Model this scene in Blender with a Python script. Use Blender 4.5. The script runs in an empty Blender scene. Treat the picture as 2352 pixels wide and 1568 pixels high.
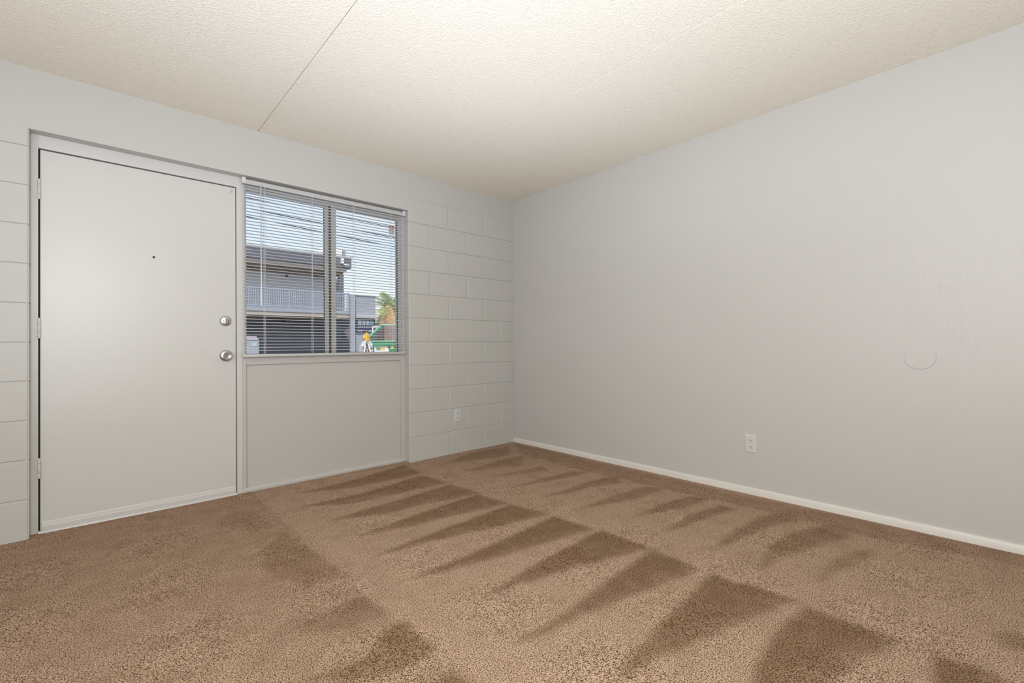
import bpy, bmesh, math, random
import numpy as np
from mathutils import Vector, Matrix
random.seed(7)
rng = np.random.default_rng(7)
S = bpy.context.scene
COL = S.collection
PI = math.pi

# ------------------------------------------------------------------ materials
def srgb(r, g, b):
    f = lambda c: (c/255/12.92) if c/255 <= 0.04045 else ((c/255+0.055)/1.055)**2.4
    return (f(r), f(g), f(b), 1)

def mat(name, col, rough=0.6, metal=0.0, spec=0.5, bump=None, var=None, coat=0):
    """principled material; bump=(scale, strength, distance, detail); var=(scale, amount) colour variation"""
    m = bpy.data.materials.new(name); m.use_nodes = True
    nt = m.node_tree; N = nt.nodes; L = nt.links
    b = N['Principled BSDF']
    b.inputs['Base Color'].default_value = col
    b.inputs['Roughness'].default_value = rough
    b.inputs['Metallic'].default_value = metal
    b.inputs['Specular IOR Level'].default_value = spec
    b.inputs['Coat Weight'].default_value = coat
    tc = N.new('ShaderNodeTexCoord')
    if bump:
        n = N.new('ShaderNodeTexNoise'); n.inputs['Scale'].default_value = bump[0]
        n.inputs['Detail'].default_value = bump[3] if len(bump) > 3 else 2
        L.new(tc.outputs['Object'], n.inputs['Vector'])
        bp = N.new('ShaderNodeBump'); bp.inputs['Strength'].default_value = bump[1]
        bp.inputs['Distance'].default_value = bump[2]
        L.new(n.outputs['Fac'], bp.inputs['Height']); L.new(bp.outputs['Normal'], b.inputs['Normal'])
    if var:
        n = N.new('ShaderNodeTexNoise'); n.inputs['Scale'].default_value = var[0]; n.inputs['Detail'].default_value = 4
        L.new(tc.outputs['Object'], n.inputs['Vector'])
        mr = N.new('ShaderNodeMapRange'); mr.inputs['To Min'].default_value = 1-var[1]; mr.inputs['To Max'].default_value = 1+var[1]
        mr.inputs['From Min'].default_value = .3; mr.inputs['From Max'].default_value = .7
        L.new(n.outputs['Fac'], mr.inputs['Value'])
        vm = N.new('ShaderNodeVectorMath'); vm.operation = 'SCALE'; vm.inputs[0].default_value = col[:3]
        L.new(mr.outputs['Result'], vm.inputs['Scale']); L.new(vm.outputs['Vector'], b.inputs['Base Color'])
    return m

M = {}
M['wall'] = mat('painted wall', (.513, .503, .484, 1), .42, bump=(260, .12, .0008, 3), spec=.42)
M['block'] = mat('painted block', (.513, .503, .484, 1), .5, bump=(120, .25, .0012, 4), spec=.4)
M['door'] = mat('door enamel', (.588, .573, .560, 1), .36, bump=(18, .05, .0006, 5), spec=.5)
M['trim'] = mat('trim enamel', (.588, .573, .560, 1), .4, bump=(40, .06, .0006, 3))
M['panel'] = mat('panel paint', (.503, .484, .472, 1), .5, bump=(60, .06, .0006, 3))
M['base'] = mat('baseboard enamel', (.66, .63, .585, 1), .38)
M['plate'] = mat('white plastic', (.58, .585, .59, 1), .35)
M['hole'] = mat('socket slot', (.03, .03, .03, 1), .7)
M['gap'] = mat('dark weatherstrip', (.02, .018, .017, 1), .8)  # near-black, paints the shade inside the door gaps
M['chrome'] = mat('satin chrome', (.62, .62, .63, 1), .24, metal=1)
M['chrome_dark'] = mat('satin chrome worn', (.45, .45, .46, 1), .35, metal=1)
M['alu'] = mat('window aluminium', (.56, .55, .53, 1), .4, metal=.1)
M['alu_dark'] = mat('window gasket', (.06, .06, .065, 1), .7)
M['blind'] = mat('blind enamel', (.76, .76, .77, 1), .4)
M['cap'] = mat('blind end cap', (.64, .64, .68, 1), .35)
M['blind_rail'] = mat('blind rail', (.50, .50, .495, 1), .42)
M['wand'] = mat('blind wand', (.55, .55, .55, 1), .25)
M['cord'] = mat('blind cord', (.70, .70, .74, 1), .8)
M['stick_w'] = mat('sticker paper', (.66, .62, .57, 1), .6)
M['stick_r'] = mat('sticker red', (.75, .10, .02, 1), .6)
M['stick_g'] = mat('sticker green', (.25, .38, .25, 1), .6)

# ceiling: sprayed acoustic texture
def ceiling_mat():
    m = mat('sprayed ceiling', (.86, .805, .69, 1), .85, spec=.2)
    N = m.node_tree.nodes; L = m.node_tree.links; b = N['Principled BSDF']
    tc = N.new('ShaderNodeTexCoord')
    v = N.new('ShaderNodeTexNoise'); v.inputs['Scale'].default_value = 115; v.inputs['Detail'].default_value = 3
    v.inputs['Roughness'].default_value = .6
    L.new(tc.outputs['Object'], v.inputs['Vector'])
    r = N.new('ShaderNodeMapRange'); r.inputs['From Min'].default_value = .38; r.inputs['From Max'].default_value = .66
    L.new(v.outputs['Fac'], r.inputs['Value'])
    bp = N.new('ShaderNodeBump'); bp.inputs['Strength'].default_value = .75; bp.inputs['Distance'].default_value = .0028
    L.new(r.outputs['Result'], bp.inputs['Height']); L.new(bp.outputs['Normal'], b.inputs['Normal'])
    return m
M['ceiling'] = ceiling_mat()

# carpet: twisted cut pile, colour follows the lie of the pile ('nap' attribute = vacuum tracks)
def carpet_mat():
    m = mat('carpet', (.3, .2, .12, 1), .95, spec=.08)
    N = m.node_tree.nodes; L = m.node_tree.links; b = N['Principled BSDF']
    tc = N.new('ShaderNodeTexCoord')
    at = N.new('ShaderNodeAttribute'); at.attribute_name = 'nap'
    # ragged edges of the tracks
    big = N.new('ShaderNodeTexNoise'); big.inputs['Scale'].default_value = 9; big.inputs['Detail'].default_value = 5
    L.new(tc.outputs['Object'], big.inputs['Vector'])
    ad = N.new('ShaderNodeMath'); ad.operation = 'MULTIPLY_ADD'
    L.new(big.outputs['Fac'], ad.inputs[0]); ad.inputs[1].default_value = .9; ad.inputs[2].default_value = -.45
    ad2 = N.new('ShaderNodeMath'); ad2.operation = 'ADD'; ad2.use_clamp = True
    L.new(at.outputs['Fac'], ad2.inputs[0]); L.new(ad.outputs[0], ad2.inputs[1])
    # tufts
    n1 = N.new('ShaderNodeTexNoise'); n1.inputs['Scale'].default_value = 270; n1.inputs['Detail'].default_value = 2.5
    n1.inputs['Roughness'].default_value = .65; n1.inputs['Distortion'].default_value = .25
    L.new(tc.outputs['Object'], n1.inputs['Vector'])
    r1 = N.new('ShaderNodeMapRange'); r1.inputs['From Min'].default_value = .38; r1.inputs['From Max'].default_value = .58
    L.new(n1.outputs['Fac'], r1.inputs['Value'])
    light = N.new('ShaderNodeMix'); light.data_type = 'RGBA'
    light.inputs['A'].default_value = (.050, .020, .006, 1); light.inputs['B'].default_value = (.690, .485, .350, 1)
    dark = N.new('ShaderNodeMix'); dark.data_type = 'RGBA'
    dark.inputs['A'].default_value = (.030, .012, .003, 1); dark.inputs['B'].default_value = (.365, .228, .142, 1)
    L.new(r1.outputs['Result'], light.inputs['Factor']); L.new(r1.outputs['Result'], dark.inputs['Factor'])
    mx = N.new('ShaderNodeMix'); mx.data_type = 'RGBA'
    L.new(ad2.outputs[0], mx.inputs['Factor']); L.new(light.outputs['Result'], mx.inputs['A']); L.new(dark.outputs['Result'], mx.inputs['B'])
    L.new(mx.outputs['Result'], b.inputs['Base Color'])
    bp = N.new('ShaderNodeBump'); bp.inputs['Strength'].default_value = .9; bp.inputs['Distance'].default_value = .005
    L.new(n1.outputs['Fac'], bp.inputs['Height']); L.new(bp.outputs['Normal'], b.inputs['Normal'])
    b.inputs['Specular IOR Level'].default_value = 0
    return m
M['carpet'] = carpet_mat()

def glass_mat():
    m = bpy.data.materials.new('window glass'); m.use_nodes = True
    nt = m.node_tree; nt.nodes.clear(); N = nt.nodes; L = nt.links
    o = N.new('ShaderNodeOutputMaterial'); t = N.new('ShaderNodeBsdfTransparent'); g = N.new('ShaderNodeBsdfGlossy')
    t.inputs['Color'].default_value = (.93, .95, .95, 1); g.inputs['Roughness'].default_value = .02
    fr = N.new('ShaderNodeFresnel'); fr.inputs['IOR'].default_value = 1.35
    mx = N.new('ShaderNodeMixShader'); L.new(fr.outputs[0], mx.inputs[0]); L.new(t.outputs[0], mx.inputs[1]); L.new(g.outputs[0], mx.inputs[2])
    L.new(mx.outputs[0], o.inputs['Surface'])
    return m
M['glass'] = glass_mat()

def scuffed_wall():
    m = mat('painted wall with scuffs', (.513, .503, .484, 1), .42, bump=(260, .12, .0008, 3), spec=.42)
    N = m.node_tree.nodes; L = m.node_tree.links; b = N['Principled BSDF']; old = next(n for n in N if n.type == 'BUMP')
    tc = N.new('ShaderNodeTexCoord'); mp = N.new('ShaderNodeMapping'); mp.inputs['Scale'].default_value = (1, 75, 7)
    n = N.new('ShaderNodeTexNoise'); n.inputs['Scale'].default_value = 1; n.inputs['Detail'].default_value = 3; n.inputs['Distortion'].default_value = .8
    L.new(tc.outputs['Object'], mp.inputs[0]); L.new(mp.outputs[0], n.inputs['Vector'])
    r = N.new('ShaderNodeMapRange'); r.inputs['From Min'].default_value = .56; r.inputs['From Max'].default_value = .66; L.new(n.outputs['Fac'], r.inputs['Value'])
    ds = N.new('ShaderNodeVectorMath'); ds.operation = 'DISTANCE'; ds.inputs[1].default_value = (0, -3.18, 1.12); L.new(tc.outputs['Object'], ds.inputs[0])
    mk = N.new('ShaderNodeMapRange'); mk.inputs['From Min'].default_value = .15; mk.inputs['From Max'].default_value = .50; mk.inputs['To Min'].default_value = 1; mk.inputs['To Max'].default_value = 0
    L.new(ds.outputs['Value'], mk.inputs['Value'])
    mu = N.new('ShaderNodeMath'); mu.operation = 'MULTIPLY'; L.new(r.outputs[0], mu.inputs[0]); L.new(mk.outputs[0], mu.inputs[1])
    bp = N.new('ShaderNodeBump'); bp.inputs['Strength'].default_value = .35; bp.inputs['Distance'].default_value = .0008
    L.new(mu.outputs[0], bp.inputs['Height']); L.new(old.outputs['Normal'], bp.inputs['Normal']); L.new(bp.outputs['Normal'], b.inputs['Normal'])
    return m
M['wall_scuffed'] = scuffed_wall()

# outdoors
def om(k, c, rough=.8, **kw): M[k] = mat('outdoor '+k, c, rough, **kw)
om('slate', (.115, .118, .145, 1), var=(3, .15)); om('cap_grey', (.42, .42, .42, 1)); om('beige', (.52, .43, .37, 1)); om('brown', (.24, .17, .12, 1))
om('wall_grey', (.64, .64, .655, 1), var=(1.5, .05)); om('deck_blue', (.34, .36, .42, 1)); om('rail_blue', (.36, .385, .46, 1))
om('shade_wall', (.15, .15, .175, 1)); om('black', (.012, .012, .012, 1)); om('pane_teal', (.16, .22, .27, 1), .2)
om('pillar', (.37, .375, .415, 1)); om('block_blue', (.335, .345, .39, 1), var=(1.2, .05)); om('header', (.50, .48, .49, 1)); om('white', (.80, .80, .78, 1))
om('box_white', (.85, .83, .78, 1)); om('box_grey', (.32, .32, .33, 1)); om('navy', (.035, .045, .09, 1)); om('tile_grey', (.30, .33, .38, 1), .5)
om('tile_teal', (.16, .25, .30, 1), .5); om('mark_green', (.16, .24, .10, 1)); om('asphalt', (.16, .155, .15, 1), var=(2, .2)); om('cab', (.36, .38, .42, 1), .5, var=(2, .06))
om('cab_top', (.50, .43, .47, 1), .5); om('cab_label', (.50, .54, .60, 1), .5)
om('bin_green', (.05, .29, .12, 1), .5, var=(4, .1)); om('bin_rim', (.24, .52, .33, 1), .5); om('rust', (.30, .235, .195, 1), .8, var=(2.5, .25)); om('bin_dark', (.02, .06, .04, 1))
om('yellow', (.85, .70, .05, 1), .5); om('wm_green', (.03, .28, .14, 1), .5); om('wm_yellow', (.90, .60, .02, 1), .5); om('lamp_orange', (.95, .38, .02, 1), .3); om('lamp_amber', (.98, .55, .04, 1), .3)
om('peach', (.75, .52, .38, 1)); om('pink', (.62, .52, .54, 1)); om('ochre', (.35, .22, .02, 1)); om('gunmetal', (.10, .085, .075, 1), .5)
om('wire', (.02, .02, .025, 1)); om('wood_pole', (.13, .09, .06, 1)); om('trunk', (.50, .34, .22, 1), var=(9, .3), bump=(12, .8, .03))
om('frond', (.30, .37, .11, 1), .6, var=(6, .3)); om('frond_dry', (.80, .50, .20, 1), .7, var=(6, .3)); om('frond_low', (.50, .52, .16, 1), .6, var=(6, .3)); om('brick_red', (.26, .09, .08, 1), var=(20, .35))

# ------------------------------------------------------------------ mesh helpers
class MB:
    """collects shapes into one mesh object"""
    def __init__(s): s.v = []; s.f = []; s.m = []; s.mi = 0; s.mats = []
    def use(s, k):
        if k not in s.mats: s.mats.append(k)
        s.mi = s.mats.index(k); return s
    def add(s, vs, fs):
        o = len(s.v); s.v += [tuple(p) for p in vs]
        for f in fs: s.f.append(tuple(i+o for i in f)); s.m.append(s.mi)
        return s
    def box(s, x0, x1, y0, y1, z0, z1):
        return s.add([(x0,y0,z0),(x1,y0,z0),(x1,y1,z0),(x0,y1,z0),(x0,y0,z1),(x1,y0,z1),(x1,y1,z1),(x0,y1,z1)],
                     [(0,3,2,1),(4,5,6,7),(0,1,5,4),(1,2,6,5),(2,3,7,6),(3,0,4,7)])
    def rbox(s, x0, x1, y0, y1, z0, z1, r):
        """box with every edge chamfered by r"""
        bm = bmesh.new(); bmesh.ops.create_cube(bm, size=1)
        for v in bm.verts:
            v.co = Vector(((x0+x1)/2+v.co.x*(x1-x0), (y0+y1)/2+v.co.y*(y1-y0), (z0+z1)/2+v.co.z*(z1-z0)))
        bmesh.ops.bevel(bm, geom=bm.edges[:], offset=r, segments=2, profile=.6, affect='EDGES')
        bm.verts.index_update()
        s.add([v.co[:] for v in bm.verts], [[v.index for v in f.verts] for f in bm.faces]); bm.free(); return s
    def prism(s, pts, axis, a, b):
        """extrude polygon pts (2D) along axis from a to b. axis x: pts=(y,z); y: (x,z); z: (x,y)"""
        def P(p, t): return {'x': (t, p[0], p[1]), 'y': (p[0], t, p[1]), 'z': (p[0], p[1], t)}[axis]
        n = len(pts)
        vs = [P(p, a) for p in pts]+[P(p, b) for p in pts]
        fs = [tuple(range(n)), tuple(range(2*n-1, n-1, -1))]+[(i, i+n, (i+1) % n+n, (i+1) % n) for i in range(n)]
        return s.add(vs, fs)
    def tube(s, pts, r, seg=10, cap=True):
        pts = [Vector(p) for p in pts]; n = len(pts); vs = []; fs = []
        rr = r if isinstance(r, (list, tuple)) else [r]*n
        for i, p in enumerate(pts):
            d = (pts[min(i+1, n-1)]-pts[max(i-1, 0)]).normalized()
            a = d.orthogonal().normalized() if i == 0 else (pa-d*pa.dot(d)).normalized()
            pa = a; bb = d.cross(a)
            for k in range(seg):
                t = 2*PI*k/seg; vs.append(p+(a*math.cos(t)+bb*math.sin(t))*rr[i])
        for i in range(n-1):
            for k in range(seg):
                fs.append((i*seg+k, i*seg+(k+1) % seg, (i+1)*seg+(k+1) % seg, (i+1)*seg+k))
        if cap: fs += [tuple(range(seg))[::-1], tuple((n-1)*seg+k for k in range(seg))]
        return s.add(vs, fs)
    def lathe(s, prof, c, axis, seg=32):
        """prof [(r, h)], revolve about unit axis through c"""
        ax = Vector(axis).normalized(); a = ax.orthogonal().normalized(); b = ax.cross(a); c = Vector(c)
        vs = []; fs = []; n = len(prof)
        for r, h in prof:
            for k in range(seg):
                t = 2*PI*k/seg; vs.append(c+ax*h+(a*math.cos(t)+b*math.sin(t))*r)
        for i in range(n-1):
            for k in range(seg):
                fs.append((i*seg+k, i*seg+(k+1) % seg, (i+1)*seg+(k+1) % seg, (i+1)*seg+k))
        fs += [tuple(range(seg))[::-1], tuple((n-1)*seg+k for k in range(seg))]
        return s.add(vs, fs)
    def build(s, name, mk=None, parent=None, smooth=False, origin=None):
        me = bpy.data.meshes.new(name)
        o0 = Vector(origin) if origin is not None else Vector((0, 0, 0))
        if parent is not None: o0 = parent.matrix_world.translation.copy() if origin is None else o0
        me.from_pydata([tuple(Vector(p)-o0) for p in s.v], [], s.f)
        keys = s.mats if s.mats else [mk]
        for k in keys: me.materials.append(M[k])
        if s.mats: me.polygons.foreach_set('material_index', s.m)
        bm = bmesh.new(); bm.from_mesh(me); bmesh.ops.recalc_face_normals(bm, faces=bm.faces[:]); bm.to_mesh(me); bm.free()
        if smooth:
            me.polygons.foreach_set('use_smooth', [True]*len(me.polygons))
            me.set_sharp_from_angle(angle=math.radians(40))
        o = bpy.data.objects.new(name, me); COL.objects.link(o)
        if parent is None: o.location = o0
        else:
            o.parent = parent
            o.location = (0, 0, 0) if origin is None else tuple(o0-parent.matrix_world.translation)
        o.matrix_world  # touch
        return o

WORLD = {}
def empty(name, loc, label=None, cat=None, group=None, kind=None):
    o = bpy.data.objects.new(name, None); COL.objects.link(o); o.location = loc
    o.matrix_world = Matrix.Translation(loc); o.empty_display_size = .05
    return tag(o, label, cat, group, kind)
def tag(o, label=None, cat=None, group=None, kind=None):
    for k, v in (('label', label), ('category', cat), ('group', group), ('kind', kind)):
        if v: o[k] = v
    return o
def struct(o): o['kind'] = 'structure'; return o
def put(parent, o):
    """parent a mesh built in world coordinates"""
    o.parent = parent; o.matrix_parent_inverse = Matrix.Identity(4)
    return o

POLYS=[
(0.8,[(-2.15,-0.18),(-1.79,-0.16),(-1.26,-0.04),(-1.30,-0.36),(-1.83,-0.33)]),
(0.8,[(-2.22,-0.47),(-1.85,-0.49),(-1.32,-0.39),(-1.27,-0.70),(-1.71,-0.66),(-1.99,-0.64)]),
(0.85,[(-2.19,-0.81),(-1.77,-0.78),(-1.29,-0.74),(-1.25,-1.05),(-1.61,-0.98),(-1.91,-0.94)]),
(0.9,[(-2.16,-1.13),(-1.83,-1.08),(-1.28,-1.04),(-1.25,-1.32),(-1.62,-1.25),(-1.94,-1.20)]),
(0.95,[(-2.20,-1.41),(-1.91,-1.37),(-1.26,-1.33),(-1.20,-1.62),(-1.61,-1.52),(-1.95,-1.45)]),
(1,[(-2.22,-1.70),(-1.89,-1.70),(-1.21,-1.65),(-1.19,-1.92),(-1.54,-1.85),(-1.76,-1.82),(-2.01,-1.76)]),
(1,[(-2.03,-2.02),(-1.81,-1.99),(-1.60,-1.97),(-1.17,-1.95),(-1.17,-2.25),(-1.57,-2.13),(-1.76,-2.08),(-1.95,-2.04)]),
(1,[(-2.13,-2.31),(-2.05,-2.31),(-1.88,-2.31),(-1.55,-2.28),(-1.18,-2.26),(-1.21,-2.51),(-1.55,-2.43),(-1.83,-2.37),(-2.01,-2.35)]),
(1,[(-1.22,-2.55),(-1.17,-2.87),(-1.49,-2.77),(-1.70,-2.72),(-1.86,-2.67),(-2.03,-2.65),(-2.05,-2.63),(-1.95,-2.62),(-1.76,-2.59),(-1.50,-2.57)]),
(1,[(-1.20,-2.90),(-1.19,-3.18),(-1.41,-3.10),(-1.58,-3.07),(-1.90,-3.04),(-2.01,-2.93),(-1.75,-2.91),(-1.66,-2.89),(-1.49,-2.88),(-1.35,-2.88)]),
(1,[(-1.21,-3.25),(-1.18,-3.38),(-1.21,-3.42),(-1.41,-3.40),(-1.44,-3.27)]),
(0.6,[(-1.05,-0.24),(-0.62,-0.08),(-0.19,-0.13),(-0.41,-0.41),(-0.79,-0.31)]),
(0.6,[(-1.06,-0.55),(-0.56,-0.45),(-0.34,-0.51),(-0.57,-0.72),(-0.86,-0.62)]),
(0.6,[(-0.96,-0.79),(-0.66,-0.82),(-0.48,-0.85),(-0.53,-0.98),(-0.79,-0.90)]),
(0.75,[(-1.04,-1.08),(-0.75,-1.09),(-0.43,-1.12),(-0.32,-1.23),(-0.61,-1.20),(-0.88,-1.14)]),
(0.75,[(-1.01,-1.38),(-0.64,-1.37),(-0.24,-1.42),(-0.41,-1.55),(-0.65,-1.46),(-0.89,-1.44)]),
(0.75,[(-1.04,-1.67),(-0.68,-1.67),(-0.36,-1.70),(-0.28,-1.83),(-0.56,-1.82),(-0.80,-1.75)]),
(0.8,[(-0.90,-1.97),(-0.61,-1.96),(-0.32,-2.02),(-0.28,-2.13),(-0.50,-2.11),(-0.74,-2.03)]),
(0.85,[(-0.95,-2.19),(-0.66,-2.17),(-0.34,-2.23),(-0.35,-2.32),(-0.63,-2.26),(-0.83,-2.23)]),
(0.8,[(-1.04,-2.46),(-0.74,-2.43),(-0.38,-2.46),(-0.12,-2.55),(-0.28,-2.63),(-0.50,-2.54),(-0.72,-2.50),(-0.90,-2.48)]),
(0.75,[(-1.04,-2.68),(-0.75,-2.62),(-0.53,-2.64),(-0.36,-2.69),(-0.21,-2.76),(-0.19,-2.85),(-0.38,-2.86),(-0.64,-2.77),(-0.82,-2.72),(-0.96,-2.70)]),
(0.6,[(-0.99,-2.88),(-0.80,-2.86),(-0.58,-2.89),(-0.39,-2.98),(-0.54,-2.98),(-0.79,-2.92),(-0.93,-2.90)]),
(0.4,[(-0.95,-3.10),(-0.79,-3.15),(-0.91,-3.15)]),
(0.4,[(-0.60,-3.17),(-0.58,-3.22),(-0.64,-3.21)]),
(0.7,[(-0.94,-3.37),(-0.85,-3.43),(-0.95,-3.49),(-1.02,-3.39)]),
(0.45,[(-0.04,-0.03),(-0.06,-0.99),(-0.06,-2.23),(0.01,-3.45),(-0.17,-3.45),(-0.28,-2.94),(-0.27,-2.31),(-0.34,-1.41),(-0.34,-0.48)]),
(0.8,[(-2.37,-1.67),(-2.35,-1.89),(-2.49,-1.87),(-2.60,-1.80),(-2.68,-1.72),(-2.48,-1.69)]),
(0.95,[(-2.34,-1.95),(-2.33,-2.15),(-2.42,-2.19),(-2.54,-2.17),(-2.72,-2.01),(-2.65,-2.01),(-2.51,-2.04),(-2.43,-1.95)]),
(1,[(-2.35,-2.28),(-2.34,-2.36),(-2.40,-2.46),(-2.53,-2.34),(-2.43,-2.28)]),
(0.7,[(-2.40,-0.79),(-2.34,-1.53),(-2.50,-1.49),(-2.62,-1.27),(-2.58,-0.99)]),
(0.55,[(-2.47,-0.20),(-2.40,-0.69),(-2.52,-0.73),(-2.68,-0.38)]),
]

# ------------------------------------------------------------------ the room
H = 2.44; XL = -5.0; YN = -6.4           # ceiling height, hidden left wall, hidden near wall
OX0, OX1, OZ = -3.400, -1.194, 2.125     # opening that holds the door and the window
TH = .20                                 # wall thickness

# carpeted floor
nx, ny = 262, 340
xs = np.linspace(XL, 0.0, nx); ys = np.linspace(YN, .10, ny)
GX, GY = np.meshgrid(xs, ys)
def inside_soft(poly, X, Y):
    """signed distance to polygon, positive inside"""
    P = np.array(poly); n = len(P); ins = np.zeros(X.shape, bool); d = np.full(X.shape, 9.)
    for i in range(n):
        x0, y0 = P[i]; x1, y1 = P[(i+1) % n]
        c = ((y0 > Y) != (y1 > Y)); 
        xx = (x1-x0)*(Y-y0)/((y1-y0) if abs(y1-y0) > 1e-9 else 1e-9)+x0
        ins ^= (c & (X < xx))
        ex, ey = x1-x0, y1-y0; L2 = ex*ex+ey*ey+1e-12
        t = np.clip(((X-x0)*ex+(Y-y0)*ey)/L2, 0, 1)
        d = np.minimum(d, np.hypot(X-x0-t*ex, Y-y0-t*ey))
    return np.where(ins, d, -d)
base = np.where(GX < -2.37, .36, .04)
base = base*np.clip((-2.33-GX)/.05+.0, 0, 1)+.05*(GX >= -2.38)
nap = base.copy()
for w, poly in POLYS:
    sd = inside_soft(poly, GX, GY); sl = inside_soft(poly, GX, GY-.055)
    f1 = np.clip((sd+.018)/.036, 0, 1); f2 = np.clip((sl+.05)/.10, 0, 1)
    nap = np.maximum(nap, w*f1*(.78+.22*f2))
Zf = .0015*np.sin(GX*7)*np.cos(GY*6)
me = bpy.data.meshes.new('floor')
V = np.stack([GX.ravel(), GY.ravel(), Zf.ravel()], 1)
idx = np.arange(nx*ny).reshape(ny, nx)
F = np.stack([idx[:-1,:-1].ravel(), idx[:-1,1:].ravel(), idx[1:,1:].ravel(), idx[1:,:-1].ravel()], 1)
me.from_pydata(V.tolist(), [], F.tolist())
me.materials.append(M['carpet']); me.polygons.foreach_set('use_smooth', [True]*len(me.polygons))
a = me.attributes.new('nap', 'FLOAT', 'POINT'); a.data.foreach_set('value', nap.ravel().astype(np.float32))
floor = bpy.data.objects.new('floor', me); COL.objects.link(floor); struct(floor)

# ceiling boards with shallow seams running towards the window wall
mb = MB()
seams = [-4.77, -3.55, -2.331, -1.108]
edges = [XL-.2]+seams+[.2]
for i in range(len(edges)-1):
    x0 = edges[i]+(.0014 if i else 0); x1 = edges[i+1]-(.0014 if i < len(edges)-2 else 0)
    mb.prism([(x0+.002 if i else x0, H), (x1-.002 if i < len(edges)-2 else x1, H), (x1, H+.002), (x1, H+.1), (x0, H+.1), (x0, H+.002)], 'y', YN-.2, TH)
mb.box(XL-.2, .2, YN-.2, TH, H+.008, H+.12)
struct(mb.build('ceiling', 'ceiling'))

# right wall, hidden walls
mb = MB(); mb.box(0, .15, YN-.2, TH, -.1, H+.003); struct(mb.build('wall_right', 'wall_scuffed'))
mb = MB(); mb.box(XL-.15, XL, YN-.2, TH, -.1, H+.003); struct(mb.build('wall_left', 'wall'))
mb = MB(); mb.box(XL, 0, YN-.15, YN, -.1, H+.003); struct(mb.build('wall_near', 'wall'))

# block wall
mb = MB()
def block(x0, x1, z0, z1, g=.005, ch=.0045, dp=None, top=False, sb=1, st=1):
    """one painted block: eased front edges, straight back"""
    dp = .0026 if dp is None else dp
    X0, X1, Z0, Z1 = x0+g*.5, x1-g*.5, z0+g*.5*sb, z1-g*.5*st
    off = random.uniform(-.0004, .0004)*(k < 10)
    c = ch
    if top: Z1 = z1+c*st
    fr = [(X0+c, off, Z0+c*sb), (X1-c, off, Z0+c*sb), (X1-c, off, Z1-c*st), (X0+c, off, Z1-c*st)]
    bk = [(X0, dp, Z0), (X1, dp, Z0), (X1, dp, Z1), (X0, dp, Z1)]
    mb.add(fr+bk, [(0, 1, 2, 3), (0, 4, 5, 1), (1, 5, 6, 2), (2, 6, 7, 3), (3, 7, 4, 0)])
CH = .2032
# mortar core, set slightly back
mb.box(XL, OX0-.0028, .0042, TH, -.1, OZ); mb.box(OX1+.0028, .0, .0042, TH, -.1, 11*CH)
JS = (1, 1, 1, 1, .9, .45, .3, .5, .45, .25, .35, .3)
for k in range(11):
    z0, z1 = k*CH, (k+1)*CH
    dp = (.0050, .0048, .0044, .0040, .0036, .0034, .0032, .0032, .0030, .0028, .0024)[k]
    js = [-.38, -.786] if k % 2 == 0 else [-.175, -.581, -.987]
    ed = [OX1]+sorted(js)+[.004]
    if k == 0: z0 = -.05
    for i in range(len(ed)-1):
        block(ed[i], ed[i+1], z0, z1, dp=dp, top=(k == 10), sb=JS[k], st=JS[k+1])
    ed = [XL, -4.64, -4.23, -3.82, OX0] if k % 2 else [XL, -4.84, -4.43, -4.03, -3.62, OX0]
    for i in range(len(ed)-1): block(ed[i], ed[i+1], z0, min(z1, OZ), dp=dp, top=(k == 10), sb=JS[k], st=JS[k+1])
# smooth lintel over the opening, tall smooth blocks in the top course
mb.box(XL, OX1, 0, TH, OZ, H)
mb.box(OX1+.0004, -.2915, .0, TH, 11*CH+.001, H); mb.box(-.2885, .004, .0, TH, 11*CH+.001, H); mb.box(-.2915, -.2885, .0015, TH, 11*CH+.001, H)
# reveal faces of the opening, course by course
for k in range(11):
    z0 = max(k*CH, 0)+.0022; z1 = min((k+1)*CH, OZ)-.0022
    mb.box(OX1+.0002, OX1+.02, .0035, TH-.002, z0, z1); mb.box(OX0-.02, OX0-.0002, .0035, TH-.002, z0, z1)
wall_back = mb.build('wall_back', 'block'); struct(wall_back)

# baseboard on the right wall
mb = MB()
mb.prism([(0, -.01), (-.013, -.01), (-.0135, .034), (-.010, .041), (-.004, .044), (0, .044)], 'y', YN, -.001)
for i, p in enumerate(mb.v): mb.v[i] = (p[0], p[1], p[2])
bb = mb.build('baseboard_right', 'base', smooth=True)
struct(bb)

# frame around door and window (inside the opening), lower panel under the window
FY = .073
mb = MB()
mb.box(OX0, -3.372, FY, .16, 0, OZ)                      # hinge jamb
mb.box(-3.372, -2.415, FY, .16, 2.056, OZ)               # head over the door
mb.box(-2.447, -2.416, FY-.002, .16, 0, 2.0575)              # post between door and window
mb.box(-3.372, -2.4475, .128, .16, 0, 2.056)             # door stop / dark backing behind the leaf
struct(mb.build('trim_1', 'trim'))
mb = MB()
mb.box(-2.4155, -2.392, FY+.002, .16, 0, .905)           # left stile
mb.box(-1.232, OX1, FY+.002, .16, 0, .905)               # right stile
mb.box(-2.392, -1.232, FY+.002, .16, .862, .905)         # rail under the window
mb.box(-2.392, -1.232, FY+.018, .15, .0, .862)           # sunken panel
mb.prism([(FY+.020, 0), (FY-.004, 0), (FY-.004, .016), (FY+.006, .028), (FY+.020, .030)], 'x', -2.4155, OX1)
struct(mb.build('trim_2', 'panel'))

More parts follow.
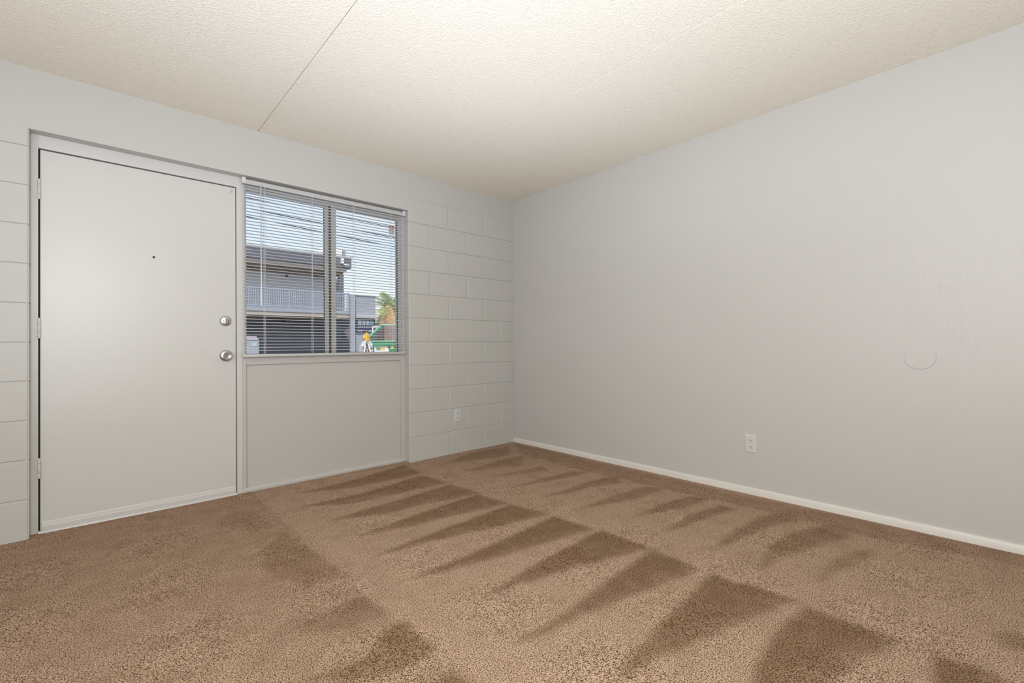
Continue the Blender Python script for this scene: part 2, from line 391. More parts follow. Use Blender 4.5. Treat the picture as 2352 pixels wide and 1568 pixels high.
# door leaf
door = empty('door_1', (-3.362, .078, 0), kind='structure')
mb = MB(); mb.rbox(-3.3645, -2.4515, .078, .122, .012, 2.049, .0015)
mb.build('door_leaf', 'door', door)
mb = MB()
mb.box(-3.372, -3.365, .092, .127, .0, 2.056); mb.box(-2.451, -2.4472, .098, .127, 0, 2.056); mb.box(-3.361, -2.451, .098, .127, 2.0495, 2.056)
mb.build('shade_strip', 'gap', door)  # dark strips filling the gaps round the leaf, shade as colour
mb = MB()
mb.prism([(.078, .012), (.070, .012), (.069, .034), (.072, .038), (.074, .052), (.0765, .056), (.078, .058)], 'x', -3.358, -2.453)
mb.build('door_sweep', 'door', door)
mb = MB()
mb.prism([(.079, .0), (.058, .0), (.060, .006), (.068, .0115), (.079, .0115)], 'x', -3.371, -2.448)
mb.build('threshold', 'trim', door)
for i, (z0, z1) in enumerate([(.291, .395), (1.037, 1.143), (1.782, 1.888)]):
    mb = MB(); zc = (z0+z1)/2; n = 5; hh = (z1-z0)/n
    for k in range(3):
        a0, a1 = [(0, .25), (.26, .74), (.75, 1)][k]
        mb.lathe([(.0058, z0+(z1-z0)*a0), (.0066, z0+(z1-z0)*a0+.001), (.0066, z0+(z1-z0)*a1-.001), (.0058, z0+(z1-z0)*a1)], (-3.3685, .0715, 0), (0, 0, 1), 14)
    mb.box(-3.384, -3.3685, .0715, .0738, z0+.002, z1-.002)
    mb.lathe([(.003, z1), (.0045, z1+.002), (.001, z1+.005)], (-3.3685, .0715, 0), (0, 0, 1), 12)
    mb.build('hinge', 'trim', door, smooth=True)
# deadbolt
AX = (0, -1, 0)
db = MB(); db.lathe([(.034, 0), (.034, .004), (.031, .010), (.024, .0135), (.012, .0145)], (-2.511, .078, 1.155), AX, 40)
o = db.build('deadbolt', 'chrome', door, smooth=True)
mb = MB(); mb.prism([(-.005, -.019), (.005, -.019), (.0065, 0), (.004, .019), (-.004, .019), (-.0065, 0)], 'y', -.014, -.032)
mb.v = [(x-2.511, y+.078, z+1.155) for x, y, z in mb.v]
t = mb.build('thumb_turn', 'chrome', o, origin=(-2.511, .078, 1.155)); t.parent = None
def reparent(ch, par):
    """keep ch where it is in the world while making it a child of par"""
    bpy.context.view_layer.update()
    w = ch.matrix_world.copy(); ch.parent = par; ch.matrix_parent_inverse = par.matrix_world.inverted(); ch.matrix_world = w
t.location = (-2.511, .078, 1.155); reparent(t, o)
for sx in (-.0165, .0165):
    mb = MB(); mb.lathe([(.0034, -.001), (.0034, .001), (.0022, .0016)], (-2.511+sx, .065, 1.155), AX, 14)
    s = mb.build('screw', 'hole', None, smooth=True); reparent(s, o)
# knob
kb = MB(); kb.lathe([(.038, 0), (.038, .003), (.034, .009), (.022, .013), (.017, .014)], (-2.509, .078, .926), AX, 44)
o = kb.build('door_knob', 'chrome', door, smooth=True)
mb = MB(); mb.lathe([(.013, .010), (.0125, .028), (.018, .034), (.0245, .040), (.0262, .048), (.025, .056), (.021, .0605), (.0165, .0600), (.0145, .0565), (.010, .0555), (.002, .0555)], (-2.509, .078, .926), AX, 44)
s = mb.build('knob_grip', 'chrome', None, smooth=True); reparent(s, o)
mb = MB(); mb.lathe([(.0032, -.001), (.0032, .001), (.002, .0016)], (-2.509-.0245, .067, .928), AX, 14)
s = mb.build('release_hole', 'hole', None); reparent(s, o)
# peephole
mb = MB(); mb.use('chrome_dark').lathe([(.0075, 0), (.0075, .0015), (.006, .0025), (.005, .0015), (.0045, .001)], (-2.884, .078, 1.531), AX, 24)
mb.use('hole').lathe([(.0046, .0006), (.0046, .0013)], (-2.884, .078, 1.531), AX, 16)
mb.build('peephole', None, door, smooth=True)
# small painted-over hook at the head
mb = MB(); mb.lathe([(.007, 0), (.006, .003), (.003, .006)], (-2.474, .073, 2.028), AX, 14)
pts = [(-2.474, .067, 2.028), (-2.478, .062, 2.018), (-2.484, .063, 2.008), (-2.489, .068, 2.004)]
mb.tube(pts, .0024, 8)
mb.v = [(x, y+.005, z) for x, y, z in mb.v]
mb.build('hook', 'trim', door, smooth=True)

# ------------------------------------------------------------------ window
win = empty('window_1', (-1.8, .11, .93), kind='structure')
mb = MB()
mb.box(-2.4155, -2.398, FY, .17, .915, 2.083); mb.box(-1.216, OX1, FY, .17, .915, 2.083)
mb.box(-2.4155, OX1, FY, .17, 2.083, OZ); mb.box(-2.4155, OX1, FY, .20, .9052, .915)
mb.build('window_casing', 'trim', win)
mb = MB()
mb.box(-2.398, -2.3845, .095, .15, .915, 2.083); mb.box(-1.2375, -1.216, .095, .15, .915, 2.083)
mb.box(-2.3845, -1.2375, .095, .15, 2.062, 2.083); mb.box(-2.3845, -1.2375, .095, .15, .915, .9225)
mb.build('window_frame', 'alu', win)
def sash(x0, x1, y0, y1, wl, wr, wt=.012, wb=.010):
    m = MB()
    z0, z1 = .9228, 2.0618
    m.box(x0, x0+wl, y0, y1, z0, z1); m.box(x1-wr, x1, y0, y1, z0, z1)
    m.box(x0+wl, x1-wr, y0, y1, z1-wt, z1); m.box(x0+wl, x1-wr, y0, y1, z0, z0+wb)
    s = m.build('sash', 'alu', win)
    g = MB(); yc = (y0+y1)/2; g.box(x0+wl-.002, x1-wr+.002, yc-.002, yc+.002, z0+wb-.002, z1-wt+.002)
    p = g.build('pane', 'glass', None); reparent(p, s)
    g = MB()
    for (a, b, c, d) in ((x0+wl, x0+wl+.0025, z0+wb, z1-wt), (x1-wr-.0025, x1-wr, z0+wb, z1-wt), (x0+wl, x1-wr, z1-wt-.0025, z1-wt), (x0+wl, x1-wr, z0+wb, z0+wb+.002)):
        g.box(a, b, y0+.003, y1-.003, c, d)
    q = g.build('gasket', 'alu_dark', None); reparent(q, s)
    return s
sash(-2.3843, -1.815, .122, .144, .003, .031)
sash(-1.806, -1.2378, .098, .118, .037, .004)
mb = MB(); mb.box(-1.8148, -1.8063, .100, .144, .9228, 2.0618); mb.build('mullion_strip', 'alu_dark', win)

# sticker on the right pane
st = empty('window_sticker', (-1.290, .1035, 1.962), 'small white paper sticker with a red top band on the right window pane', 'sticker')
mb = MB(); mb.box(-1.317, -1.271, .1030, .1045, 1.925, 2.004); mb.build('paper', 'stick_w', st)
mb = MB(); mb.box(-1.315, -1.273, .1022, .1029, 1.984, 1.998); mb.build('red_band', 'stick_r', st)
mb = MB()
for z, a, b in ((1.976, -1.303, -1.290), (1.966, -1.311, -1.279), (1.958, -1.311, -1.284)): mb.box(a, b, .1024, .1029, z-.0022, z+.0022)
mb.build('printed_lines', 'stick_g', st)

# venetian blind
bl = empty('venetian_blind', (-1.815, .045, 2.10), 'white horizontal mini blind with open slats hanging in the window', 'blind')
BX0, BX1 = -2.418, -1.206
mb = MB(); mb.prism([(.030, 2.080), (.058, 2.080), (.058, 2.108), (.055, 2.108), (.055, 2.083), (.033, 2.083), (.033, 2.108), (.030, 2.108)], 'x', BX0+.010, BX1-.010)
mb.box(BX0+.010, BX1-.010, .033, .055, 2.082, 2.103)
mb.build('headrail', 'blind_rail', bl)
for x0 in (BX0-.003, BX1-.019):
    mb = MB(); mb.rbox(x0, x0+.022, .0265, .061, 2.0825, 2.1215, .0015); mb.build('end_cap', 'cap', bl)
mb = MB(); ns = 53; zt, zb = 2.068, .956
for i in range(ns):
    z = zt+(zb-zt)*i/(ns-1)
    cr = .0034; th = .0006; n = 4; y0, y1 = .0325, .0575; tilt = .0
    prof = [(y0+(y1-y0)*k/n, z+cr*math.sin(PI*k/n)+tilt*(k/n-.5)) for k in range(n+1)]
    prof2 = [(y, zz+th) for y, zz in prof][::-1]
    mb.prism(prof+prof2, 'x', BX0+.003, BX1-.003)
sl = mb.build('slats', 'blind', bl, smooth=True)
mb = MB(); mb.rbox(BX0, BX1, .031, .059, .914, .9325, .004); mb.build('bottom_rail', 'blind_rail', bl, smooth=True)
for x in (-2.286, -1.968, -1.652, -1.332):
    mb = MB()
    for yy in (.0312, .0588): 
        mb.tube([(x, yy, 2.085), (x, yy, .935)], .0009, 6)
    mb.tube([(x+.008, .045, 2.085), (x+.008, .045, .935)], .0008, 6)
    for i in range(ns):
        z = zt+(zb-zt)*i/(ns-1)-.0008
        mb.box(x-.0005, x+.0005, .0315, .0585, z-.0003, z+.0003)
    mb.build('ladder_cord', 'cord', bl)
mb = MB(); mb.tube([(-2.310, .034, 2.092), (-2.310, .026, 2.094), (-2.310, .022, 2.086)], .0014, 8); mb.tube([(-2.310, .0225, 2.088), (-2.3095, .0225, 1.262)], .0036, 6)
mb.build('tilt_wand', 'wand', bl)

# ------------------------------------------------------------------ outlets
def outlet(loc, face, label):
    """duplex outlet built facing -y at the origin then turned. face: 0 faces -y, 1 faces -x"""
    r = empty('wall_outlet', loc, label, 'outlet', 'duplex wall outlets')
    R = Matrix.Rotation(0 if face == 0 else -PI/2, 4, 'Z')
    def done(mb, name, mk, par, smooth=False):
        mb.v = [tuple(R @ Vector(p)+Vector(loc)) for p in mb.v]
        o = mb.build(name, mk, None, smooth); reparent(o, par); return o
    w, h = .036, .0585
    mb = MB()
    o1 = [(-w, -h), (w, -h), (w, h), (-w, h)]; o2 = [(-w+.005, -h+.005), (w-.005, -h+.005), (w-.005, h-.005), (-w+.005, h-.005)]
    vs = [(x, 0, z) for x, z in o1]+[(x, -.002, z) for x, z in o1]+[(x, -.006, z) for x, z in o2]
    fs = [(3, 2, 1, 0)]+[(i, (i+1) % 4, 4+(i+1) % 4, 4+i) for i in range(4)]+[(4+i, 4+(i+1) % 4, 8+(i+1) % 4, 8+i) for i in range(4)]+[(8, 9, 10, 11)]
    mb.add(vs, fs); done(mb, 'cover_plate', 'plate', r)
    for zc in (.0195, -.0195):
        mb = MB(); pr = []
        for k in range(28):
            t = 2*PI*k/28; x = .0172*math.cos(t); z = .0172*math.sin(t); z = max(-.0135, min(.0135, z)); pr.append((x, z+zc))
        mb.prism(pr, 'y', -.0058, -.0078)
        rc = done(mb, 'receptacle', 'plate', r)
        mb = MB()
        mb.box(-.0075, -.0052, -.0082, -.0077, zc-.001, zc+.0075); mb.box(.0052, .0075, -.0082, -.0077, zc-.001, zc+.0065)
        mb.lathe([(.0027, .0077), (.0027, .0083)], (0, 0, zc-.0075), (0, -1, 0), 14)
        done(mb, 'slots', 'hole', rc)
    mb = MB(); mb.lathe([(.003, .0058), (.003, .0066), (.002, .0072)], (0, 0, 0), (0, -1, 0), 12); done(mb, 'screw', 'plate', r, True)
    return r
outlet((-.699, -.0005, .341), 0, 'white duplex outlet on the block wall near the corner')
outlet((-.0002, -2.274, .327), 1, 'white duplex outlet low on the smooth right wall above the baseboard')

# round blank cover
mb = MB(); mb.lathe([(.0625, 0), (.0625, .0042), (.0618, .0048), (.002, .0048)], (.0008, -3.106, .901), (-1, 0, 0), 64)
mb.lathe([(.0025, .0046), (.0025, .0054), (.002, .0056)], (0, -3.106, .901), (-1, 0, 0), 14)
tag(mb.build('blank_cover', 'wall', smooth=True, origin=(0, -3.106, .901)), 'round blank cover plate painted like the right wall', 'cover plate')

# ------------------------------------------------------------------ outdoors
GZ = -.15
mb = MB(); mb.box(-60, 90, TH, 140, GZ-.1, GZ); struct(mb.build('ground', 'asphalt'))

# two-storey building across the yard
b = empty('apartment_building', (0, 20, GZ), 'two-storey grey apartment building with balcony and dark parapet across the yard', 'building')
def part(mk, name, boxes, par=b, **kw):
    mb = MB()
    for q in boxes: mb.box(*q)
    o = mb.build(name, mk, None, **kw); reparent(o, par); return o
part('slate', 'parapet', [(-12, 6.22, 18.5, 27, 4.82, 5.31)])
part('cap_grey', 'coping', [(-12.03, 6.25, 18.46, 27.03, 5.31, 5.37)])
part('beige', 'soffit_band', [(-12, 6.02, 18.62, 27, 4.64, 4.82)])
part('brown', 'eave_beam', [(-12, 5.92, 18.8, 27, 4.50, 4.64)])
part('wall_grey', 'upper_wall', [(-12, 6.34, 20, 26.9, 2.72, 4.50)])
part('slate', 'corner_column', [(5.70, 5.93, 18.75, 18.95, 2.70, 4.52)])
part('pane_teal', 'upper_door', [(6.02, 6.30, 19.95, 20.0, 2.70, 4.3), (.4, 1.3, 19.95, 20.0, 2.71, 4.1)][:1])
part('deck_blue', 'balcony_deck', [(-12, 6.12, 18.5, 26.9, 2.55, 2.72)])
part('beige', 'deck_beam', [(-12, 6.125, 18.54, 20.2, 2.38, 2.55)])
part('brown', 'deck_joist_band', [(-12, 6.12, 18.8, 20.4, 2.30, 2.38)])
part('shade_wall', 'lower_wall', [(-12, 7.2, 20.6, 26.9, GZ, 2.549)])  # shade under the balcony is put into this dark wall colour
part('pane_teal', 'lower_door', [(6.2, 6.48, 20.45, 20.6, 1.25, 2.1)])
for loc in ((3.66, 19.93, 4.40), (3.68, 20.5, 2.25)):
    mb = MB(); mb.lathe([(.03, 0), (.07, .02), (.07, .07), (.03, .12)], (loc[0], loc[1]+.07, loc[2]), (0, -1, 0), 14)
    o = mb.build('wall_lamp', 'black', None); reparent(o, b)
part('shade_wall', 'wall_vent', [(4.92, 5.17, 19.95, 20.0, 4.40, 4.46)])
part('header', 'soffit_vent', [(3.55, 3.85, 18.60, 18.63, 4.72, 4.80)])
mb = MB(); mb.box(5.68, 5.76, 18.30, 18.52, 4.98, 5.26); mb.tube([(5.72, 18.32, 5.0), (5.80, 18.28, 4.93), (6.0, 18.25, 4.93)], .045, 10)
o = mb.build('roof_floodlight', 'box_white', None); reparent(o, b)
rl = empty('balcony_railing', (0, 18.6, 2.72)); reparent(rl, b)
part('rail_blue', 'top_rail', [(-12, 6.12, 18.56, 18.62, 3.54, 3.60)], rl)
part('rail_blue', 'bottom_rail', [(-12, 6.12, 18.57, 18.61, 2.78, 2.83)], rl)
part('pillar', 'end_post', [(6.06, 6.14, 18.55, 18.63, 2.72, 3.62)], rl)
part('rail_blue', 'railing_post', [(3.32, 3.38, 18.55, 18.63, 2.72, 3.60)], rl)
b0 = part('rail_blue', 'baluster', [(.9, .935, 18.575, 18.605, 2.80, 3.56)], rl)
bpy.context.view_layer.update()
for i in range(1, 58):
    o = b0.copy(); COL.objects.link(o); o.location.x = b0.location.x+.0905*i
mb = MB(); mb.box(5.0, 5.92, 18.9, 19.6, 5.37, 5.80)
o = tag(mb.build('roof_unit', 'box_white', origin=(5.37, 19.2, 5.37)), 'white sunlit box on the roof edge of the apartment building', 'roof box')
mb = MB(); mb.box(5.925, 6.14, 19.0, 19.5, 5.37, 5.77)
o = tag(mb.build('roof_vent', 'box_grey', origin=(6.03, 19.2, 5.37)), 'grey upright vent beside the white box on the roof', 'roof vent')

# blue-grey stair block with notice board
s2 = empty('screen_wall', (6.8, 18.6, GZ), 'blue-grey freestanding wall with a notice board right of the balcony', 'wall')
part('block_blue', 'wall', [(6.20, 7.46, 18.5, 18.72, GZ, 3.50)], s2)
part('cap_grey', 'coping', [(6.17, 7.50, 18.46, 18.76, 3.50, 3.54)], s2)
part('pillar', 'pilaster', [(6.13, 6.33, 18.36, 18.5, GZ, 3.5)], s2)
part('header', 'canopy', [(6.40, 7.44, 18.30, 18.5, 2.38, 2.58)], s2)
nb = part('navy', 'notice_board', [(6.38, 7.40, 18.42, 18.5, 1.66, 2.34)], s2)
part('tile_grey', 'poster', [(6.50, 6.68, 18.40, 18.419, 2.05, 2.28)], nb)
part('tile_grey', 'poster', [(6.73, 6.88, 18.40, 18.419, 2.05, 2.28)], nb)
part('tile_grey', 'poster', [(6.92, 7.07, 18.40, 18.419, 2.05, 2.28)], nb)
part('tile_teal', 'poster', [(7.10, 7.30, 18.40, 18.419, 2.03, 2.28)], nb)
for i, (x, w) in enumerate([(6.50, .05), (6.59, .05), (6.68, .06), (6.80, .07), (6.94, .04), (7.01, .04), (7.09, .03), (7.17, .03), (7.24, .03)]):
    part('tile_grey', 'letter', [(x, x+w, 18.40, 18.419, 1.88+.02*(i % 2), 1.99)], nb)
for q in [(6.76, 6.86, 18.40, 18.419, 1.74, 1.80), (6.92, 7.0, 18.40, 18.419, 1.74, 1.80)]: part('mark_green', 'small_sign', [q], nb)
for q in [(6.48, 6.73, 18.40, 18.419, 1.72, 1.80), (7.05, 7.25, 18.40, 18.419, 1.70, 1.78)]: part('tile_grey', 'notice_strip', [q], nb)

# pale cabinet low at the left edge of the window
cb = empty('utility_cabinet', (-.4, 10.3, GZ), 'pale grey cabinet with sloped lid seen low at the left window edge', 'cabinet')
mb = MB(); mb.rbox(-1.0, .075, 10.0, 10.7, GZ, 1.17, .02); o = mb.build('cabinet_body', 'cab', None); reparent(o, cb)
mb = MB(); mb.prism([(-1.0, 1.17), (.06, 1.17), (.0, 1.27), (-1.0, 1.285)], 'y', 9.98, 10.72); o = mb.build('lid', 'cab_top', None); reparent(o, cb)
mb = MB(); mb.box(-.10, .02, 9.985, 10.0, 1.0, 1.09); o = mb.build('label_plate', 'cab_label', None); reparent(o, cb)

# dumpster
an = math.radians(43); U = Vector((math.cos(an), -math.sin(an), 0)); W_ = Vector((math.sin(an), math.cos(an), 0)); D0 = Vector((3.14, 10, 0))
def dp_(s, t, z): return tuple(D0+U*s+W_*t+Vector((0, 0, z)))
dm = empty('dumpster', (4.3, 10.2, GZ), 'green dumpster with slanted open top and white logo panel', 'dumpster')
def quadprism(pts, th, name, mk, par):
    """pts: list of (s,t,z); thickened along its normal by th"""
    P = [Vector(dp_(*p)) for p in pts]; n = (P[1]-P[0]).cross(P[2]-P[0]).normalized()*th
    mb = MB(); k = len(P)
    mb.add([tuple(p) for p in P]+[tuple(p+n) for p in P], [tuple(range(k)), tuple(range(2*k-1, k-1, -1))]+[(i, (i+1) % k, (i+1) % k+k, i+k) for i in range(k)])
    o = mb.build(name, mk, None); reparent(o, par); return o
LEN, DEP = 1.83, 1.45
zf, zk, zs = 1.12, 1.70, 1.26
fw = quadprism([(0, 0, GZ+.1), (LEN, 0, GZ+.1), (LEN, 0, zf), (0, 0, zf)], -.04, 'front_wall', 'bin_green', dm)
quadprism([(.05, .05, GZ+.2), (.05, DEP-.05, GZ+.2), (.05, DEP-.05, zk-.04), (.05, 1.31, zk-.05), (.05, .05, zs-.05)], .01, 'inner_lining', 'rust', dm)
quadprism([(0, DEP, GZ+.1), (LEN, DEP, GZ+.1), (LEN, DEP, zk), (0, DEP, zk)], .04, 'rear_wall', 'rust', dm)
quadprism([(0, 0, GZ+.1), (0, DEP, GZ+.1), (0, DEP, zk), (0, 1.32, zk), (0, 0, zs), (0, 0, zf)], .04, 'side_wall', 'bin_green', dm)
quadprism([(LEN, 0, GZ+.1), (LEN, DEP, GZ+.1), (LEN, DEP, zk), (LEN, 1.32, zk), (LEN, 0, zs), (LEN, 0, zf)], .04, 'side_wall', 'bin_green', dm)
quadprism([(0, 0, GZ+.1), (LEN, 0, GZ+.1), (LEN, DEP, GZ+.1), (0, DEP, GZ+.1)], .04, 'bin_floor', 'bin_dark', dm)
def rail(a, c, r, name, mk): 
    mb = MB(); mb.tube([dp_(*a), dp_(*c)], r, 8); o = mb.build(name, mk, None); reparent(o, dm); return o
rail((-.02, -.02, zf+.01), (LEN+.02, -.02, zf+.01), .028, 'rim', 'bin_rim'); rail((-.02, DEP, zk), (LEN+.02, DEP, zk), .03, 'rim', 'bin_rim')
rail((-.02, -.02, zs), (-.02, 1.32, zk), .028, 'rim', 'bin_rim'); rail((-.02, 1.32, zk), (-.02, DEP, zk), .028, 'rim', 'bin_rim'); rail((LEN+.02, -.02, zs), (LEN+.02, 1.32, zk), .028, 'rim', 'bin_rim')
def onface(s0, s1, z0, z1, d, name, mk, par, pts=None):
    P = pts or [(s0, z0), (s1, z0), (s1, z1), (s0, z1)]
    return quadprism([(s, -d, z) for s, z in P], .006, name, mk, par)
quadprism([(0, -.035, 1.0), (LEN, -.035, 1.0), (LEN, -.035, 1.09), (0, -.035, 1.09)], .04, 'lip', 'bin_green', dm)
lp = onface(0, 0, 0, 0, .012, 'logo_panel', 'white', dm, [(.16, .72), (.64, .72), (.56, 1.03), (.14, 1.03)])
def strokes(lines, w, name, mk):
    mb = MB()
    for (s0, z0, s1, z1) in lines:
        d = Vector((s1-s0, z1-z0)).normalized(); nn = Vector((-d.y, d.x))*w/2
        Q = [(s0+nn.x, z0+nn.y), (s1+nn.x, z1+nn.y), (s1-nn.x, z1-nn.y), (s0-nn.x, z0-nn.y)]
        P = [Vector(dp_(s, -.022, z)) for s, z in Q]+[Vector(dp_(s, -.028, z)) for s, z in Q]
        mb.add([tuple(p) for p in P], [(0, 1, 2, 3), (7, 6, 5, 4)]+[(i, (i+1) % 4, (i+1) % 4+4, i+4) for i in range(4)])
    o = mb.build(name, mk, None); reparent(o, lp); return o
strokes([(.225, .955, .255, .855), (.255, .855, .285, .94), (.285, .94, .315, .855), (.315, .855, .345, .955)], .028, 'letter', 'wm_green')
strokes([(.355, .855, .375, .955), (.375, .955, .415, .87), (.415, .87, .455, .955), (.455, .955, .480, .855)], .032, 'letter', 'wm_yellow')
onface(.66, .78, .89, 1.0, .012, 'warning_sticker', 'yellow', dm); onface(.02, .08, .92, 1.0, .012, 'warning_sticker', 'yellow', dm)

# white pipe frame behind the dumpster
mb = MB(); mb.tube([(4.45, 12.5, GZ), (4.45, 12.5, 1.69), (6.4, 12.5, 1.69)], .035, 8); mb.tube([(6.4, 12.5, 1.69), (6.4, 12.5, GZ)], .035, 8); mb.tube([(4.45, 12.5, .8), (6.4, 12.5, .8)], .03, 8)
tag(mb.build('pipe_frame', 'white', origin=(5.4, 12.5, GZ)), 'white square pipe frame standing behind the dumpster', 'pipe frame')

# barricade with orange warning light
bc = empty('barricade', (2.1, 8, GZ), 'white folding barricade with orange warning light in front of the dumpster', 'barricade')
def bt(name, mk, pts, r, seg=8):
    mb = MB(); mb.tube(pts, r, seg); o = mb.build(name, mk, None, smooth=True); reparent(o, bc); return o
bt('leg', 'white', [(2.085, 7.95, 1.13), (1.80, 7.75, GZ)], .024); bt('leg', 'gunmetal', [(2.10, 7.98, 1.10), (1.88, 7.85, GZ)], .03)
bt('leg', 'white', [(2.15, 7.98, 1.10), (2.42, 7.85, GZ)], .022); bt('leg', 'gunmetal', [(2.17, 8.1, 1.10), (2.62, 8.25, GZ)], .02)
for i in range(4):
    z = .74-.19*i; bt('rung', 'gunmetal', [(2.0-.055*i, 7.93, z), (2.22+.075*i, 7.93, z)], .012)
mb = MB(); mb.prism([(2.0, .5), (2.18, .5), (2.17, .92), (2.06, .92)], 'y', 8.0, 8.03); o = mb.build('board', 'peach', None); reparent(o, bc)
for pp in ([(1.955, .99), (2.03, .98), (2.08, 1.12), (2.03, 1.10), (1.96, 1.05)], [(2.15, 1.10), (2.19, .99), (2.245, 1.0), (2.25, 1.05), (2.19, 1.10)]):
    mb = MB(); mb.prism(pp, 'y', 7.90, 7.98); o = mb.build('shoulder_cap', 'white', None); reparent(o, bc)
lt = MB(); lt.rbox(2.055, 2.165, 7.93, 8.04, 1.12, 1.20, .01); o = lt.build('lamp_housing', 'lamp_orange', None); reparent(o, bc)
mb = MB(); mb.lathe([(.03, .0), (.062, .012), (.066, .03), (.055, .05), (.02, .06)], (2.075, 7.99, 1.235), (0, -1, 0), 24); o = mb.build('warning_lens', 'lamp_amber', None, smooth=True); reparent(o, bc)
mb = MB(); mb.lathe([(.03, .0), (.062, .012), (.066, .03), (.055, .05), (.02, .06)], (2.140, 8.02, 1.250), (0, -1, 0), 24); mb.tube([(2.135, 7.99, 1.30), (2.125, 7.99, 1.36)], [.02, .008], 10); o = mb.build('warning_lens', 'lamp_orange', None, smooth=True); reparent(o, bc)

# wire crate beside the barricade
cr = empty('wire_crate', (2.42, 9, GZ), 'pink-grey stacked crate with ochre strap between barricade and dumpster', 'crate')
mb = MB(); mb.box(2.50, 2.80, 9.0, 9.3, GZ, .98); o = mb.build('crate_body', 'pink', None); reparent(o, cr)
mb = MB()
for x in (2.49, 2.64, 2.80): mb.box(x-.012, x+.012, 8.975, 9.0, GZ, .99)
for z in (.2, .42, .64, .80, .93): mb.box(2.49, 2.80, 8.975, 9.0, z-.01, z+.01)
o = mb.build('crate_bars', 'gunmetal', None); reparent(o, cr)
mb = MB(); mb.box(2.47, 2.66, 8.95, 8.975, 1.00, 1.03); o = mb.build('strap', 'ochre', None); reparent(o, cr)

# palms
def palm(loc, hcr, R, nf, mats, label, seed):
    rr = random.Random(seed)
    t = empty('palm_tree', (loc[0], loc[1], GZ), label, 'palm tree')
    mb = MB(); mb.tube([(loc[0], loc[1], GZ), (loc[0]+.05, loc[1], hcr*.5), (loc[0], loc[1], hcr)], [.42, .36, .40], 14); o = mb.build('trunk', 'trunk', None, smooth=True); reparent(o, t)
    mb = MB(); mb.lathe([(.30, -.9), (.55, -.45), (.62, 0), (.45, .45), (.15, .7)], (loc[0], loc[1], hcr), (0, 0, 1), 16); o = mb.build('crown_shaft', mats[1], None, smooth=True); reparent(o, t)
    for i in range(nf):
        az = rr.uniform(0, 2*PI); f = i/nf
        el = math.radians(85-150*f+rr.uniform(-8, 8))       # top fronds upright, low ones hang
        L = R*rr.uniform(.85, 1.1); mk = mats[0] if f < .5 else (mats[1] if rr.random() < .85 else mats[2])
        mb = MB(); p = Vector((loc[0], loc[1], hcr+.2)); pts = []
        for k in range(9):
            e = el-math.radians(11)*k*.9
            pts.append(p.copy()); p = p+Vector((math.cos(az)*math.cos(e), math.sin(az)*math.cos(e), math.sin(e)))*L/8
        mb.tube(pts, [.05*(1-k/9)+.012 for k in range(9)], 5)
        for k in range(1, 9):
            a0 = pts[k-1]; a1 = pts[k]; d = (a1-a0).normalized(); side = d.cross(Vector((0, 0, 1)))
            side = side.normalized() if side.length > .05 else Vector((math.sin(az), -math.cos(az), 0))
            for j in range(3):
                q = a0.lerp(a1, j/3); ll = R*.20*math.sin(PI*min(1, (k+j/4)/9.5))+.12
                for sg in (-1, 1):
                    tip = q+side*sg*ll+d*ll*.75-Vector((0, 0, ll*.25)); up = d*.022
                    mb.add([tuple(q-up), tuple(q+up), tuple(tip), tuple(q.lerp(tip, .5)+Vector((0, 0, .03)))], [(0, 1, 3), (1, 2, 3), (0, 3, 2)])
        o = mb.build('frond', mk, None); reparent(o, t)
palm((17.3, 36), 4.2, 2.5, 32, ('frond', 'frond_dry', 'frond_low'), 'tall date palm with orange dry skirt behind the dumpster', 3)
palm((26.2, 50), 3.6, 2.9, 26, ('frond_low', 'frond', 'frond'), 'short bushy palm low at the right window edge', 5)
mb = MB(); mb.box(28, 46, 64, 64.4, GZ, 4.7)
tag(mb.build('garden_wall', 'brick_red', origin=(37, 64.2, GZ)), 'dark red brick wall far behind the palm trees', 'wall')

# overhead wires and their poles (poles stand outside the view)
for x in (-16, 30):
    mb = MB(); mb.tube([(x, 14, GZ), (x, 14, 7.2)], [.16, .11], 12); mb.box(x-.06, x+.06, 13.3, 14.7, 6.2, 6.3)
    tag(mb.build('utility_pole', 'wood_pole', origin=(x, 14, GZ)), 'wooden utility pole at the %s end of the overhead wires' % ('left' if x < 0 else 'right'), 'utility pole', 'utility poles')
for (z0, z1, z2, r, lb) in ((5.70, 5.59, 5.57, .015, 'middle black overhead wire crossing the sky in the window'), (5.42, 5.26, 5.18, .015, 'lowest black overhead wire crossing the sky in the window'), (6.05, 6.00, 5.98, .013, 'topmost thin overhead wire crossing the sky in the window')):
    xa, xb, xc = .6, 3.26, 6.2
    c = np.polyfit([xa, xb, xc], [z0, z1, z2], 1)
    pts = [(x, 14, float(np.polyval(c, x))+.0009*(x-7)**2-.03) for x in np.linspace(-15.8, 29.8, 40)]
    mb = MB(); mb.tube(pts, r, 6)
    tag(mb.build('overhead_wire', 'wire', origin=pts[0]), lb, 'wire', 'overhead wires')

